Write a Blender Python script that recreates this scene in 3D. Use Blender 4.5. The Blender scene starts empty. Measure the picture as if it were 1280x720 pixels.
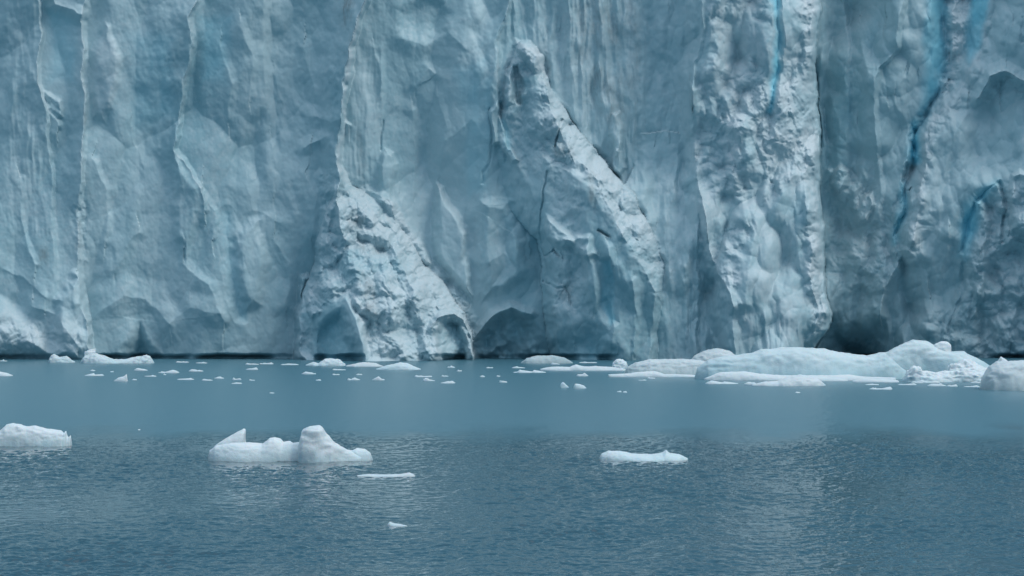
import bpy, math
import numpy as np

# ------------------------------------------------------------------ basics
scene = bpy.context.scene
COL = scene.collection
FPX = 6000.0          # focal length in photo pixels (photo 1280 x 720)
CAMH = 15.0           # camera height over the lake
HOR = 298.0           # horizon row
YW = 600.0            # distance of the glacier front

def link(o):
    COL.objects.link(o); return o

def tag(o, label=None, cat=None, group=None, kind=None):
    if label: o['label'] = label
    if cat: o['category'] = cat
    if group: o['group'] = group
    if kind: o['kind'] = kind
    return o

def at(px, py, Y):
    return ((px-640.0)*Y/FPX, Y, CAMH-(py-HOR)*Y/FPX)

def wl(py):            # distance of a point of the water seen on row py
    return CAMH*FPX/(py-HOR)

def smooth(t):
    t = np.clip(t, 0, 1); return t*t*(3-2*t)

# ------------------------------------------------------------------ noise
_r = np.random.RandomState(7)
_perm = np.tile(_r.permutation(256), 3)
_g2 = _r.uniform(0, 2*np.pi, 256); _g2 = np.stack([np.cos(_g2), np.sin(_g2)], 1)
_g3 = _r.normal(size=(256, 3)); _g3 /= np.linalg.norm(_g3, axis=1)[:, None]
_rv = _r.rand(256, 5)

def _h2(i, j, s):
    return _perm[_perm[(i+s*37) & 255] + ((j+s*91) & 255)]

def perlin(x, y, s=0):
    xi = np.floor(x).astype(np.int64); yi = np.floor(y).astype(np.int64)
    xf = x-xi; yf = y-yi
    u = xf**3*(xf*(xf*6-15)+10); v = yf**3*(yf*(yf*6-15)+10)
    def g(dx, dy):
        gr = _g2[_h2(xi+dx, yi+dy, s)]
        return gr[..., 0]*(xf-dx)+gr[..., 1]*(yf-dy)
    a = g(0, 0); b = g(1, 0); c = g(0, 1); d = g(1, 1)
    return (a*(1-u)+b*u)*(1-v)+(c*(1-u)+d*u)*v*1.0

def fbm(x, y, o=4, s=0, gain=.5):
    r = 0; a = 1.0
    for k in range(o):
        r = r+a*perlin(x*2**k, y*2**k, s+k); a *= gain
    return r

def ridged(x, y, o=3, s=0):
    r = 0; a = 1.0
    for k in range(o):
        r = r+a*(1-2*np.abs(perlin(x*2**k, y*2**k, s+k))*1.6); a *= .5
    return r

def perlin3(p, s=0):
    pi = np.floor(p).astype(np.int64); f = p-pi
    u = f**3*(f*(f*6-15)+10)
    r = 0
    for dx in (0, 1):
        for dy in (0, 1):
            for dz in (0, 1):
                h = _perm[_h2(pi[..., 0]+dx, pi[..., 1]+dy, s)+((pi[..., 2]+dz) & 255)]
                g = _g3[h]
                d = g[..., 0]*(f[..., 0]-dx)+g[..., 1]*(f[..., 1]-dy)+g[..., 2]*(f[..., 2]-dz)
                w = (u[..., 0] if dx else 1-u[..., 0])*(u[..., 1] if dy else 1-u[..., 1])*(u[..., 2] if dz else 1-u[..., 2])
                r = r+w*d
    return r

def domes(x, y, s=0, c=1.0, tilt=.5, var=.35):
    """max over nearby sites of tilted paraboloids: broken, rounded chunks with sharp valleys"""
    xi = np.floor(x).astype(np.int64); yi = np.floor(y).astype(np.int64)
    best = np.full(x.shape, -9.0)
    for dx in (-1, 0, 1):
        for dy in (-1, 0, 1):
            r = _rv[_h2(xi+dx, yi+dy, s)]
            ex = x-(xi+dx+r[..., 0]); ey = y-(yi+dy+r[..., 1])
            h = var*(r[..., 2]-.5)*2+tilt*((r[..., 3]-.5)*2*ex+(r[..., 4]-.5)*2*ey)-c*(ex*ex+ey*ey)
            best = np.maximum(best, h)
    return best+.35

# ------------------------------------------------------------------ materials
def new_mat(name):
    m = bpy.data.materials.new(name); m.use_nodes = True
    nt = m.node_tree; nt.nodes.clear()
    return m, nt.nodes, nt.links

def mixc(N, L, fac, a, b, mode='MIX'):
    n = N.new('ShaderNodeMix'); n.data_type = 'RGBA'; n.blend_type = mode
    for sock, v in ((n.inputs[0], fac), (n.inputs[6], a), (n.inputs[7], b)):
        if isinstance(v, (int, float)): sock.default_value = v
        elif isinstance(v, tuple): sock.default_value = (*v, 1)
        else: L.new(v, sock)
    return n.outputs[2]

def ramp(N, L, v, a, b, lo=0.0, hi=1.0):
    n = N.new('ShaderNodeMapRange'); L.new(v, n.inputs[0])
    n.inputs[1].default_value = a; n.inputs[2].default_value = b
    n.inputs[3].default_value = lo; n.inputs[4].default_value = hi
    return n.outputs[0]

def noise(N, L, vec, scale, detail=4, rough=.55, scl=None):
    if scl:
        mp = N.new('ShaderNodeMapping'); mp.inputs['Scale'].default_value = scl
        L.new(vec, mp.inputs[0]); vec = mp.outputs[0]
    n = N.new('ShaderNodeTexNoise'); n.inputs['Scale'].default_value = scale
    n.inputs['Detail'].default_value = detail; n.inputs['Roughness'].default_value = rough
    L.new(vec, n.inputs['Vector'])
    return n.outputs['Fac']

ICE = (.295, .48, .545)
PALE = (.45, .60, .65)
SNOW = (.57, .65, .69)
BLUE = (.26, .66, .79)
DIRT = (.17, .175, .175)

def ice_material():
    m, N, L = new_mat('glacier_ice')
    out = N.new('ShaderNodeOutputMaterial'); p = N.new('ShaderNodeBsdfPrincipled')
    L.new(p.outputs[0], out.inputs[0])
    geo = N.new('ShaderNodeNewGeometry'); pos = geo.outputs['Position']
    a = N.new('ShaderNodeAttribute'); a.attribute_name = 'ice'
    sep = N.new('ShaderNodeSeparateColor'); L.new(a.outputs['Color'], sep.inputs[0])
    snow, dirt, blue = sep.outputs[0], sep.outputs[1], sep.outputs[2]
    big = noise(N, L, pos, .09, 5, .6, (1, 1, .35))
    streak = noise(N, L, pos, .8, 5, .65, (1, 1, .2))
    fine = noise(N, L, pos, 1.6, 6, .7)
    c = mixc(N, L, ramp(N, L, big, .38, .62), ICE, PALE)
    c = mixc(N, L, ramp(N, L, streak, .50, .72, 0, .45), c, PALE)
    sn = N.new('ShaderNodeMath'); sn.operation = 'MULTIPLY_ADD'
    L.new(ramp(N, L, fine, .35, .65, -.25, .25), sn.inputs[0]); sn.inputs[1].default_value = 1.0
    L.new(snow, sn.inputs[2]); sn.use_clamp = True
    c = mixc(N, L, sn.outputs[0], c, SNOW)
    c = mixc(N, L, blue, c, BLUE)
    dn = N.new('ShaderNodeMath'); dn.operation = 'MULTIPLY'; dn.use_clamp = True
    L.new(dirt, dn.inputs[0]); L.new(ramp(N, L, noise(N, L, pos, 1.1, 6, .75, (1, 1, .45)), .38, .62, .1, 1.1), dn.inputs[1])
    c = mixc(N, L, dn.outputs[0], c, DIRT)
    L.new(c, p.inputs['Base Color'])
    L.new(ramp(N, L, snow, 0, 1, .42, .75), p.inputs['Roughness'])
    p.inputs['IOR'].default_value = 1.31
    bmp = N.new('ShaderNodeBump'); bmp.inputs['Strength'].default_value = .1; bmp.inputs['Distance'].default_value = .1
    L.new(noise(N, L, pos, 2.2, 5, .65, (1, 1, .6)), bmp.inputs['Height']); L.new(bmp.outputs[0], p.inputs['Normal'])
    return m

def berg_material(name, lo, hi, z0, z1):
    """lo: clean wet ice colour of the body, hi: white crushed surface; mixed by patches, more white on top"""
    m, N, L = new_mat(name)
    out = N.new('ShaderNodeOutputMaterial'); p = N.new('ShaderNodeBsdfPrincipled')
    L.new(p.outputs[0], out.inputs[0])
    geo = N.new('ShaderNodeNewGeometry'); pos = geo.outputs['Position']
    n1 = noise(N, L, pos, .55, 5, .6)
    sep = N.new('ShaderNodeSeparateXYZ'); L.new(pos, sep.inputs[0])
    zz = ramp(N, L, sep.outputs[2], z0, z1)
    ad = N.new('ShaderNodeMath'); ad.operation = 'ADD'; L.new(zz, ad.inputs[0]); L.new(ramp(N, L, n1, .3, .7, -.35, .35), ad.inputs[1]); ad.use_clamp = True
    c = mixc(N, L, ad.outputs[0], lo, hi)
    L.new(c, p.inputs['Base Color']); p.inputs['Roughness'].default_value = .5
    p.inputs['IOR'].default_value = 1.31
    p.inputs['Subsurface Weight'].default_value = .35
    p.inputs['Subsurface Radius'].default_value = (.25, .55, .8); p.inputs['Subsurface Scale'].default_value = .5
    bmp = N.new('ShaderNodeBump'); bmp.inputs['Strength'].default_value = .5; bmp.inputs['Distance'].default_value = .12
    L.new(noise(N, L, pos, 2.6, 5, .65), bmp.inputs['Height']); L.new(bmp.outputs[0], p.inputs['Normal'])
    return m

def water_material():
    m, N, L = new_mat('glacial_lake_water')
    out = N.new('ShaderNodeOutputMaterial'); p = N.new('ShaderNodeBsdfPrincipled')
    L.new(p.outputs[0], out.inputs[0])
    geo = N.new('ShaderNodeNewGeometry'); pos = geo.outputs['Position']
    big = noise(N, L, pos, .03, 3, .5, (1, .35, 1))
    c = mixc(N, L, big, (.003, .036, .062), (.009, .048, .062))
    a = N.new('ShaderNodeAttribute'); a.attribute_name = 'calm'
    c = mixc(N, L, a.outputs['Fac'], c, (.060, .165, .215))     # calm band lightened: reflection of the ice wall put into the colour
    L.new(c, p.inputs['Base Color'])
    p.inputs['IOR'].default_value = 1.333
    L.new(ramp(N, L, a.outputs['Fac'], 0, 1, .05, .27), p.inputs['Roughness'])
    return m

# ------------------------------------------------------------------ mesh helpers
def grid_faces(nx, ny, keep=None, wrap=False):
    i = np.arange(ny-1)[:, None]*nx+np.arange(nx-1)[None, :]
    q = np.stack([i, i+1, i+nx+1, i+nx], -1)
    if keep is not None: q = q[keep]
    return q.reshape(-1, 4)

def mesh_from(name, V, Q, mat, parent=None, normals=None, attr=None, attr_name='ice', T=None):
    me = bpy.data.meshes.new(name)
    nq = len(Q); nt = 0 if T is None else len(T)
    me.vertices.add(len(V)); me.vertices.foreach_set('co', V.astype(np.float32).ravel())
    me.loops.add(nq*4+nt*3)
    li = Q.astype(np.int32).ravel()
    if nt: li = np.concatenate([li, T.astype(np.int32).ravel()])
    me.loops.foreach_set('vertex_index', li)
    me.polygons.add(nq+nt)
    st = np.arange(nq)*4
    if nt: st = np.concatenate([st, nq*4+np.arange(nt)*3])
    me.polygons.foreach_set('loop_start', st.astype(np.int32))
    me.update(calc_edges=True)
    me.polygons.foreach_set('use_smooth', np.ones(nq+nt, bool))
    if attr is not None:
        if attr.ndim == 2:
            at_ = me.attributes.new(attr_name, 'FLOAT_COLOR', 'POINT')
            c4 = np.ones((len(V), 4), np.float32); c4[:, :3] = attr
            at_.data.foreach_set('color', c4.ravel())
        else:
            at_ = me.attributes.new(attr_name, 'FLOAT', 'POINT')
            at_.data.foreach_set('value', attr.astype(np.float32))
    if normals is not None:
        me.normals_split_custom_set_from_vertices(normals.astype(np.float32))
    me.materials.append(mat)
    o = link(bpy.data.objects.new(name, me))
    if parent: o.parent = parent
    return o

def empty(name, loc):
    o = link(bpy.data.objects.new(name, None)); o.location = loc; o.empty_display_size = 1
    return o

# ------------------------------------------------------------------ GLACIER FRONT
STEP = 1.0
gx = np.arange(-170, 1451, STEP); gy = np.arange(-160, 463, STEP)
PX, PY = np.meshgrid(gx, gy)
XM = PX*.1; ZM = PY*.1                     # metres on the wall (10 px = 1 m)
# wander of hand-drawn lines, so nothing is ruler straight
WX = PX+4.6*fbm(XM*.22, ZM*.16, 4, 3)*1.5+1.6*fbm(XM*.9, ZM*.7, 2, 31)
WY = PY+3.2*fbm(XM*.25, ZM*.25, 4, 13)*1.6

def loft(seams, x=None, y=None):
    """seams: polylines of (px, py, protrusion in m) left to right; rows interpolate between them"""
    X = WX if x is None else x; Y = WY if y is None else y
    xs = []; ps = []
    for s in seams:
        s = np.array(sorted(s, key=lambda t: t[1]), float)
        xs.append(np.interp(Y, s[:, 1], s[:, 0])); ps.append(np.interp(Y, s[:, 1], s[:, 2]))
    out = np.where(X < xs[0], ps[0], ps[-1])
    for k in range(len(xs)-1):
        w = np.maximum(xs[k+1]-xs[k], .01); t = (X-xs[k])/w
        m = (X >= xs[k]) & (X < xs[k+1])
        out = np.where(m, ps[k]+(ps[k+1]-ps[k])*t, out)
    inside = (X >= xs[0]) & (X <= xs[-1])
    return out, inside

def seg_sdf(pts, closed, x, y):
    d = np.full(x.shape, 1e9); ins = np.zeros(x.shape, bool)
    n = len(pts)
    for k in range(n if closed else n-1):
        ax, ay = pts[k][:2]; bx, by = pts[(k+1) % n][:2]
        vx, vy = bx-ax, by-ay
        t = np.clip(((x-ax)*vx+(y-ay)*vy)/max(vx*vx+vy*vy, 1e-9), 0, 1)
        d = np.minimum(d, (x-ax-t*vx)**2+(y-ay-t*vy)**2)
        if closed:
            c = ((ay > y) != (by > y)) & (x < (bx-ax)*(y-ay)/(by-ay+1e-12)+ax)
            ins ^= c
    return np.sqrt(d), ins

def box(pts, mrg):
    x0 = min(p[0] for p in pts)-mrg; x1 = max(p[0] for p in pts)+mrg
    y0 = min(p[1] for p in pts)-mrg; y1 = max(p[1] for p in pts)+mrg
    a = int(max((x0-gx[0])/STEP, 0)); b = int(min((x1-gx[0])/STEP+1, len(gx)))
    c = int(max((y0-gy[0])/STEP, 0)); d = int(min((y1-gy[0])/STEP+1, len(gy)))
    return (slice(c, d), slice(a, b))

def area(pts, soft, out_soft=0):
    """0..1 mask of a polygon, rising over `soft` px inwards (and out_soft px outwards)"""
    M = np.zeros(PX.shape); s = box(pts, out_soft+12)
    d, ins = seg_sdf(pts, True, WX[s], WY[s])
    sd = np.where(ins, d, -d)
    M[s] = smooth((sd+out_soft)/(soft+out_soft))
    return M

def line(pts, wd):
    """0..1 mask along a polyline, falling over wd px"""
    M = np.zeros(PX.shape); s = box(pts, wd+12)
    d, _ = seg_sdf(pts, False, WX[s], WY[s])
    M[s] = np.clip(1-d/wd, 0, 1)
    return M

def ridge(pts, h, wl_, wr):
    """sharp crest along a polyline drawn top to bottom, different slopes left and right"""
    M = np.zeros(PX.shape); s = box(pts, max(wl_, wr)+12)
    d, _ = seg_sdf(pts, False, WX[s], WY[s])
    p = np.array(sorted(pts, key=lambda t: t[1]), float)
    side = WX[s] > np.interp(WY[s], p[:, 1], p[:, 0])
    w = np.where(side, wr, wl_)
    q = np.clip(1-d/w, 0, 1)
    M[s] = h*q**1.3
    return M

TOP, BOT = -160, 462
# -- the wall itself: broad saw-tooth panels with a lip on their right
base, _ = loft([
    [(-170, TOP, 0), (-170, BOT, 0)],
    [(0, TOP, 0), (0, 0, .2), (0, 200, .6), (0, 340, 2), (0, BOT, 3.5)],
    [(47, TOP, 2.4), (48, 0, 2.4), (50, 105, 2.4), (58, 140, 2.2), (66, 240, 2.2), (67, 300, 2.6), (70, BOT, 4.5)],
    [(50, TOP, 1.4), (51, 0, 1.4), (53, 105, 1.4), (61, 140, 1.4), (72, 240, 1.5), (73, 300, 2.1), (78, BOT, 4.5)],
    [(104, TOP, 2.3), (104, 0, 2.3), (106, 60, 2.3), (107, 110, 2.6), (103, 150, 2.6), (105, 195, 2.4), (99, 240, 2.2), (97, 345, 2.6), (107, 400, 4.2), (108, BOT, 5.0)],
    [(106.5, TOP, 1.2), (106.5, 0, 1.2), (108.5, 60, 1.3), (109.5, 110, 1.5), (105.5, 150, 1.6), (108, 195, 1.7), (106, 240, 1.6), (104, 345, 1.4), (113, 400, .6), (114, BOT, .6)],
    [(170, TOP, .4), (170, 0, .4), (172, 240, .8), (170, BOT, .6)],
    [(250, TOP, 3.2), (246, 0, 3.2), (238, 20, 3.2), (233, 80, 3.2), (226, 130, 3.0), (218, 160, 2.8), (217, 185, 2.6), (232, 260, 1.8), (240, BOT, 1.2)],
    [(253, TOP, 2.2), (249, 0, 2.2), (241, 20, 2.2), (236, 80, 2.2), (229, 130, 2.1), (224, 160, 1.9), (222, 185, 2.1), (245, 260, 1.7), (250, BOT, 1.1)],
    [(326, TOP, 3.0), (328, 0, 3.0), (332, 60, 2.9), (334, 110, 2.8), (330, 240, 2.4), (320, 400, 1.8), (320, BOT, 1.5)],
    [(334, TOP, 2.2), (336, 0, 2.2), (341, 60, 2.2), (344, 110, 2.3), (345, 240, 2.2), (340, 400, 1.8), (340, BOT, 1.5)],
    [(468, TOP, 6.2), (457, 0, 6.2), (448, 30, 6.2), (436, 60, 6.1), (430, 90, 6.0), (427, 130, 5.9), (426, 145, 6.0), (420, 180, 5.2), (422, 205, 5.0), (430, 250, 4.6), (400, 340, 2), (380, BOT, .8)],
    [(475, TOP, 2.2), (464, 0, 2.2), (455, 30, 2.2), (444, 60, 2.1), (438, 90, 2.0), (434, 130, 2.0), (433, 145, 2.0), (428, 180, 1.9), (430, 205, 1.8), (440, 250, .5), (440, 340, 0), (440, BOT, 0)],
    [(500, TOP, 1.6), (495, 0, 1.6), (490, 200, .8), (500, BOT, .2)],
    [(520, TOP, 1.6), (520, 0, 1.4), (520, 240, .2), (520, BOT, .4)],
    [(640, TOP, 3.6), (637, 0, 3.6), (624, 30, 3.4), (616, 55, 3.2), (616, 110, 2.8), (620, 130, 2.4), (610, 180, 1.8), (604, 240, 1.4), (600, BOT, .6)],
    [(645, TOP, 2.7), (642, 0, 2.7), (629, 30, 2.6), (621, 55, 2.4), (621, 110, 2.2), (628, 130, 1.8), (622, 180, 1.4), (618, 240, 1.2), (610, BOT, .6)],
    [(730, TOP, 1.5), (730, 0, 1.5), (730, 240, 1.0), (730, BOT, .6)],
    [(800, TOP, .7), (801, 0, .7), (801, 130, .7), (805, 185, .8), (805, BOT, .8)],
    [(806, TOP, .5), (806, 0, .5), (806, 130, .5), (809, 185, .8), (810, BOT, .8)],
    [(862, TOP, 3.0), (858, 0, 3.0), (852, 110, 2.8), (842, 200, 2.4), (836, 300, 2.6), (825, BOT, 2.6)],
    [(880, TOP, 6.8), (878, 0, 6.8), (872, 90, 6.2), (864, 160, 5.4), (860, 260, 4.4), (850, 360, 4.0), (845, BOT, 4.6)],
    [(892, TOP, 7.8), (890, 0, 7.8), (886, 90, 7.6), (888, 200, 7.6), (905, 300, 8.2), (918, BOT, 9.5)],
    [(962, TOP, 7.6), (962, 0, 7.6), (958, 100, 7.6), (952, 200, 8.4), (955, 300, 9.0), (965, BOT, 10.5)],
    [(972, TOP, 7.0), (972, 0, 7.0), (972, 100, 7.0), (968, 200, 7.8), (985, 300, 8.6), (995, BOT, 10.2)],
    [(1006, TOP, 4.2), (1006, 0, 4.2), (1006, 100, 4.6), (1004, 200, 6.2), (1012, 300, 7.2), (1022, 390, 8.8), (1020, 410, 8.8), (1006, 432, 8), (1000, BOT, 7)],
    [(1021, TOP, 1.5), (1021, 0, 1.5), (1022, 150, 1.8), (1021, 205, 2.2), (1029, 300, 3), (1036, 390, 4), (1035, 410, 4), (1020, 432, 3), (1012, BOT, 3)],
    [(1022.5, TOP, -12), (1022.5, 0, -12), (1023.5, 150, -12), (1022.5, 205, -12), (1030.5, 300, -12), (1037.5, 390, -13), (1036.5, 410, -14), (1021.5, 432, -14), (1013.5, BOT, -14)],
    [(1056, TOP, -10.4), (1056, 0, -10.4), (1058, 60, -10.6), (1060, 240, -11), (1060, BOT, -12)],
    [(1061, TOP, -11.4), (1061, 0, -11.4), (1063, 60, -11.2), (1066, 240, -11), (1066, BOT, -12)],
    [(1132, TOP, -8.4), (1130, 0, -8.4), (1120, 60, -8.4), (1095, 85, -8.6), (1092, 120, -9), (1100, 240, -9), (1110, BOT, -9)],
    [(1138, TOP, -9.8), (1136, 0, -9.8), (1126, 60, -9.8), (1101, 85, -9.8), (1098, 120, -10), (1106, 240, -9.6), (1116, BOT, -9.5)],
    [(1164, TOP, -9.0), (1164, 0, -9.0), (1162, 60, -9.0), (1156, 120, -9.4), (1142, 170, -10), (1132, 220, -9.5), (1120, 290, -9), (1130, BOT, -8)],
    [(1183, TOP, -11.0), (1183, 0, -11.0), (1183, 60, -11.0), (1176, 110, -10.6), (1145, 170, -10.8), (1136, 220, -11), (1124, 290, -10), (1140, BOT, -8)],
    [(1194, TOP, -9.0), (1194, 0, -9.0), (1191, 60, -9.1), (1182, 110, -9.2), (1148, 168, -9), (1142, 220, -9.4), (1132, 290, -8.6), (1145, BOT, -7.2)],
    [(1216, TOP, -8.4), (1214, 0, -8.4), (1208, 60, -8.4), (1192, 110, -8.3), (1153, 165, -8.4), (1146, 220, -8.2), (1140, 290, -7.5), (1150, BOT, -6.5)],
    [(1242, TOP, -6.4), (1240, 0, -6.4), (1226, 60, -6.6), (1206, 110, -7.0), (1166, 160, -7.4), (1152, 220, -7), (1150, 290, -6.6), (1160, BOT, -5.6)],
    [(1290, TOP, -2), (1290, 0, -2), (1286, 200, -2.6), (1280, BOT, -3)],
    [(1330, TOP, 2), (1330, BOT, 3)],
    [(1450, TOP, 1), (1450, BOT, 2)],
])
P = base.copy()
region = np.zeros(PX.shape, int)            # which part each face belongs to
REG = ['ice_wall']
def reg(name, mask):
    REG.append(name); region[mask] = len(REG)-1

right_x = np.interp(PY, [TOP, 150, 205, 300, 390, 410, 432, BOT], [1021.5, 1022.5, 1021.5, 1029.5, 1036.5, 1035.5, 1020.5, 1012.5])
rx_w = np.interp(WY, [TOP, 150, 205, 300, 390, 410, 432, BOT], [1021.8, 1022.8, 1021.8, 1029.8, 1036.8, 1035.8, 1020.8, 1012.8])
recess = WX > rx_w
reg('ice_recess', recess)
rb_x = np.interp(WY, [TOP, 0, 60, 110, 160, 220, 290, BOT], [1240, 1238, 1222, 1198, 1160, 1152, 1150, 1160])
reg('ice_slope', WX > rb_x)
pil_x = np.interp(WY, [TOP, 0, 90, 160, 200, 300, BOT], [870, 868, 862, 856, 850, 840, 822])
reg('ice_pillar', (WX > pil_x) & ~recess)

# -- protruding masses
def mass(seams, y0, y1, name, jag=0):
    global P
    q, ins = loft(seams)
    ok = ins & (WY >= y0) & (WY <= y1)
    m = ok & (q > P)
    P = np.where(m, q, P)
    reg(name, m)
    return ok

cone = mass([
    [(420, 226, 1.5), (417, 240, 1.5), (400, 290, .5), (384, 340, -.5), (371, 400, -.5), (362, BOT, 0)],
    [(421, 226, 4.6), (418, 240, 4.8), (403, 270, 3.4), (392, 320, 3.2), (381, 370, 3.6), (375, 410, 4.6), (374, BOT, 5.5)],
    [(421.5, 226, 4.6), (421, 240, 5.4), (414, 270, 6.0), (408, 320, 7.0), (402, 370, 8.0), (396, 410, 8.6), (394, BOT, 9)],
    [(422, 226, 4.6), (426, 240, 5.2), (434, 290, 7.2), (440, 340, 9.6), (448, 400, 11.5), (455, BOT, 12.5)],
    [(423, 226, 4.4), (436, 240, 4.2), (478, 290, 6.0), (505, 340, 8.2), (530, 400, 10.5), (540, BOT, 11.5)],
    [(424, 226, 4.2), (450, 238, 1.0), (484, 256, .5), (494, 276, .5), (512, 300, .6), (548, 350, 1.5), (583, 388, 4), (590, 415, 5), (593, BOT, 6)],
], 226, BOT, 'ice_cone')

butt = mass([
    [(658, 48, .8), (648, 54, .6), (631, 84, .6), (620, 130, .8), (612, 200, .8), (640, 262, 1.2), (672, 300, 1.8), (679, 380, 2.0), (690, BOT, 1.5)],
    [(660, 48, 1.6), (652, 54, 3.0), (636, 88, 3.4), (634, 130, 3.6), (640, 200, 3.8), (676, 262, 4.8), (688, 300, 5.4), (694, 380, 5.6), (705, BOT, 5.2)],
    [(662, 48, 1.8), (660, 56, 4.2), (660, 90, 4.8), (664, 140, 5.2), (690, 200, 6.4), (722, 260, 7.6), (735, 320, 8.4), (748, 400, 8.8), (752, BOT, 9)],
    [(664, 48, 1.8), (670, 56, 4.2), (680, 90, 5.0), (690, 140, 5.8), (716, 195, 7.2), (748, 222, 8.6), (762, 258, 9.2), (784, 300, 9.8), (804, 335, 9.8), (818, 366, 9.4), (818, 400, 9), (810, BOT, 9)],
    [(666, 48, 1.6), (676, 56, .8), (683, 70, .8), (690, 110, 1.0), (714, 150, 2.4), (748, 195, 3.0), (787, 240, 4.4), (812, 285, 5.2), (831, 330, 6.0), (827, 400, 6.6), (820, BOT, 7)],
], 48, BOT, 'ice_buttress')

cols = mass([
    [(796, 200, .8), (776, 238, 2.6), (800, 278, 4.2), (817, 326, 5.0), (814, 380, 6), (806, BOT, 6.4)],
    [(854, 180, 3.2), (848, 260, 5.0), (844, 320, 6.2), (840, 400, 7), (838, BOT, 7.4)],
    [(866, 160, 4.6), (868, 260, 5.6), (872, 320, 6.4), (872, 400, 7), (872, BOT, 7.4)],
    [(884, 120, 5.2), (882, 260, 3.6), (882, 320, 3.6), (882, 400, 4), (882, BOT, 4.4)],
], 165, BOT, 'ice_pillar')
P = P+ridge([(868, 110), (864, 150), (872, 215), (884, 300), (897, 345), (918, 382)], 1.3, 12, 12)+ridge([(1014, -170), (1014, 100), (1015, 205), (1022, 300), (1029, 390)], 1.2, 16, 9)
P = P+ridge([(872, 215), (884, 300), (897, 345), (918, 382), (922, BOT)], 1.6, 22, 26)
P = P+ridge([(905, 120), (925, 180), (940, 240), (948, 300), (955, 360)], .7, 30, 26)
P = P+ridge([(985, 110), (1000, 180), (1012, 250), (1018, 320), (1028, 390)], .8, 24, 16)


# -- relief drawn onto the wall
P += ridge([(104, 17), (70, 2), (60, -40)], 1.0, 18, 10)
P += .7*area([(55, 112), (66, 114), (80, 124), (78, 150), (68, 152), (58, 138)], 7)
P += .7*area([(113, 62), (126, 42), (130, 26), (140, 28), (147, 48), (153, 72), (150, 102), (144, 132), (134, 158), (114, 150), (109, 110), (110, 80)], 12)
P += .8*area([(218, 187), (233, 205), (252, 232), (256, 262), (250, 300), (235, 330), (214, 300), (210, 230)], 14)
P -= .8*area([(306, 150), (325, 140), (336, 165), (330, 205), (318, 225), (306, 205)], 15, 8)
P += ridge([(378, 184), (397, 177), (405, 170)], .7, 12, 12)
P += ridge([(392, 146), (412, 150), (427, 146)], .6, 16, 16)
P -= .5*area([(490, 8), (540, -10), (572, 12), (560, 46), (520, 56), (494, 44)], 16)
P += 1.2*area([(470, 205), (480, 184), (494, 188), (500, 205), (492, 240), (500, 290), (470, 250)], 8)
P += 1.9*area([(541, 240), (546, 226), (558, 232), (567, 255), (580, 272), (590, 292), (588, 330), (594, 380), (560, 352), (540, 320), (536, 280)], 12)
P += 1.4*area([(596, 250), (612, 243), (640, 246), (652, 268), (660, 300), (664, 350), (630, 372), (600, 380), (590, 320)], 18)
P += 1.1*area([(622, 122), (632, 150), (640, 182), (652, 200), (636, 206), (622, 180), (612, 180), (610, 140)], 5)
P -= .35*line([(612, 136), (613, 180), (603, 228)], 2.2)
P -= .5*line([(623, 116), (629, 150), (637, 184)], 2.2)
P -= .3*line([(478, 152), (475, 190)], 2.0)
P += 1.6*area([(758, 168), (765, 140), (775, 138), (782, 156), (780, 190), (768, 200)], 7)
P += 1.2*area([(760, 198), (768, 184), (780, 190), (786, 212), (776, 222), (764, 214)], 5)
# tower cap, hook and hollow behind it
P += 2.0*area([(644, 60), (656, 53), (668, 53), (680, 66), (681, 92), (668, 92), (658, 76), (648, 70)], 8)
P -= 1.0*area([(640, 82), (650, 78), (654, 96), (650, 134), (642, 128)], 4)
P += 1.0*area([(629, 92), (638, 88), (641, 104), (642, 130), (632, 132), (628, 112)], 5)
P -= .9*line([(703, 152), (696, 184)], 2.0)
P -= .5*line([(681, 214), (678, 268), (677, 312), (680, 352)], 2.0)+.4*line([(680, 352), (692, 362), (704, 358), (712, 382)], 1.8)
P -= .6*line([(679, 320), (694, 310), (697, 318)], 1.8)
P += ridge([(760, 310), (766, 360), (764, 430)], .8, 14, 9)+ridge([(790, 350), (796, 390), (790, 440)], .8, 16, 8)
P += 1.3*area([(700, 296), (722, 288), (744, 292), (750, 322), (736, 330), (716, 322)], 9)
P += 1.3*area([(682, 264), (700, 276), (716, 292), (716, 310), (700, 312), (683, 300)], 8)
P -= 1.0*area([(748, 326), (762, 322), (768, 350), (772, 404), (760, 412), (748, 380)], 9, 4)
P += 1.0*area([(722, 310), (740, 305), (748, 330), (752, 380), (742, 400), (728, 370)], 9)
P -= .6*line([(751, 290), (763, 297)], 2.2)
# cone: spurs
P += ridge([(417, 240), (424, 275), (430, 300)], 1.4, 10, 10)
P += ridge([(408, 265), (402, 300), (395, 345)], 1.2, 8, 12)
P += ridge([(380, 350), (373, 410), (374, 440), (384, 455)], 1.8, 7, 10)
# left wall, foot
P -= .45*line([(282, 268), (284, 300), (286, 345), (300, 396)], 12)
P += .9*area([(288, 300), (310, 270), (332, 268), (340, 330), (330, 385), (305, 396), (292, 360)], 16)
P += 1.4*area([(66, 372), (84, 350), (98, 350), (106, 380), (109, 420), (104, 452), (64, 452), (70, 410)], 14)
P += 2.0*area([(-40, 350), (10, 372), (50, 400), (80, 452), (-60, 452)], 30)
P += ridge([(95, 345), (100, 380), (108, 405), (112, 440)], .8, 10, 5)
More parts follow.
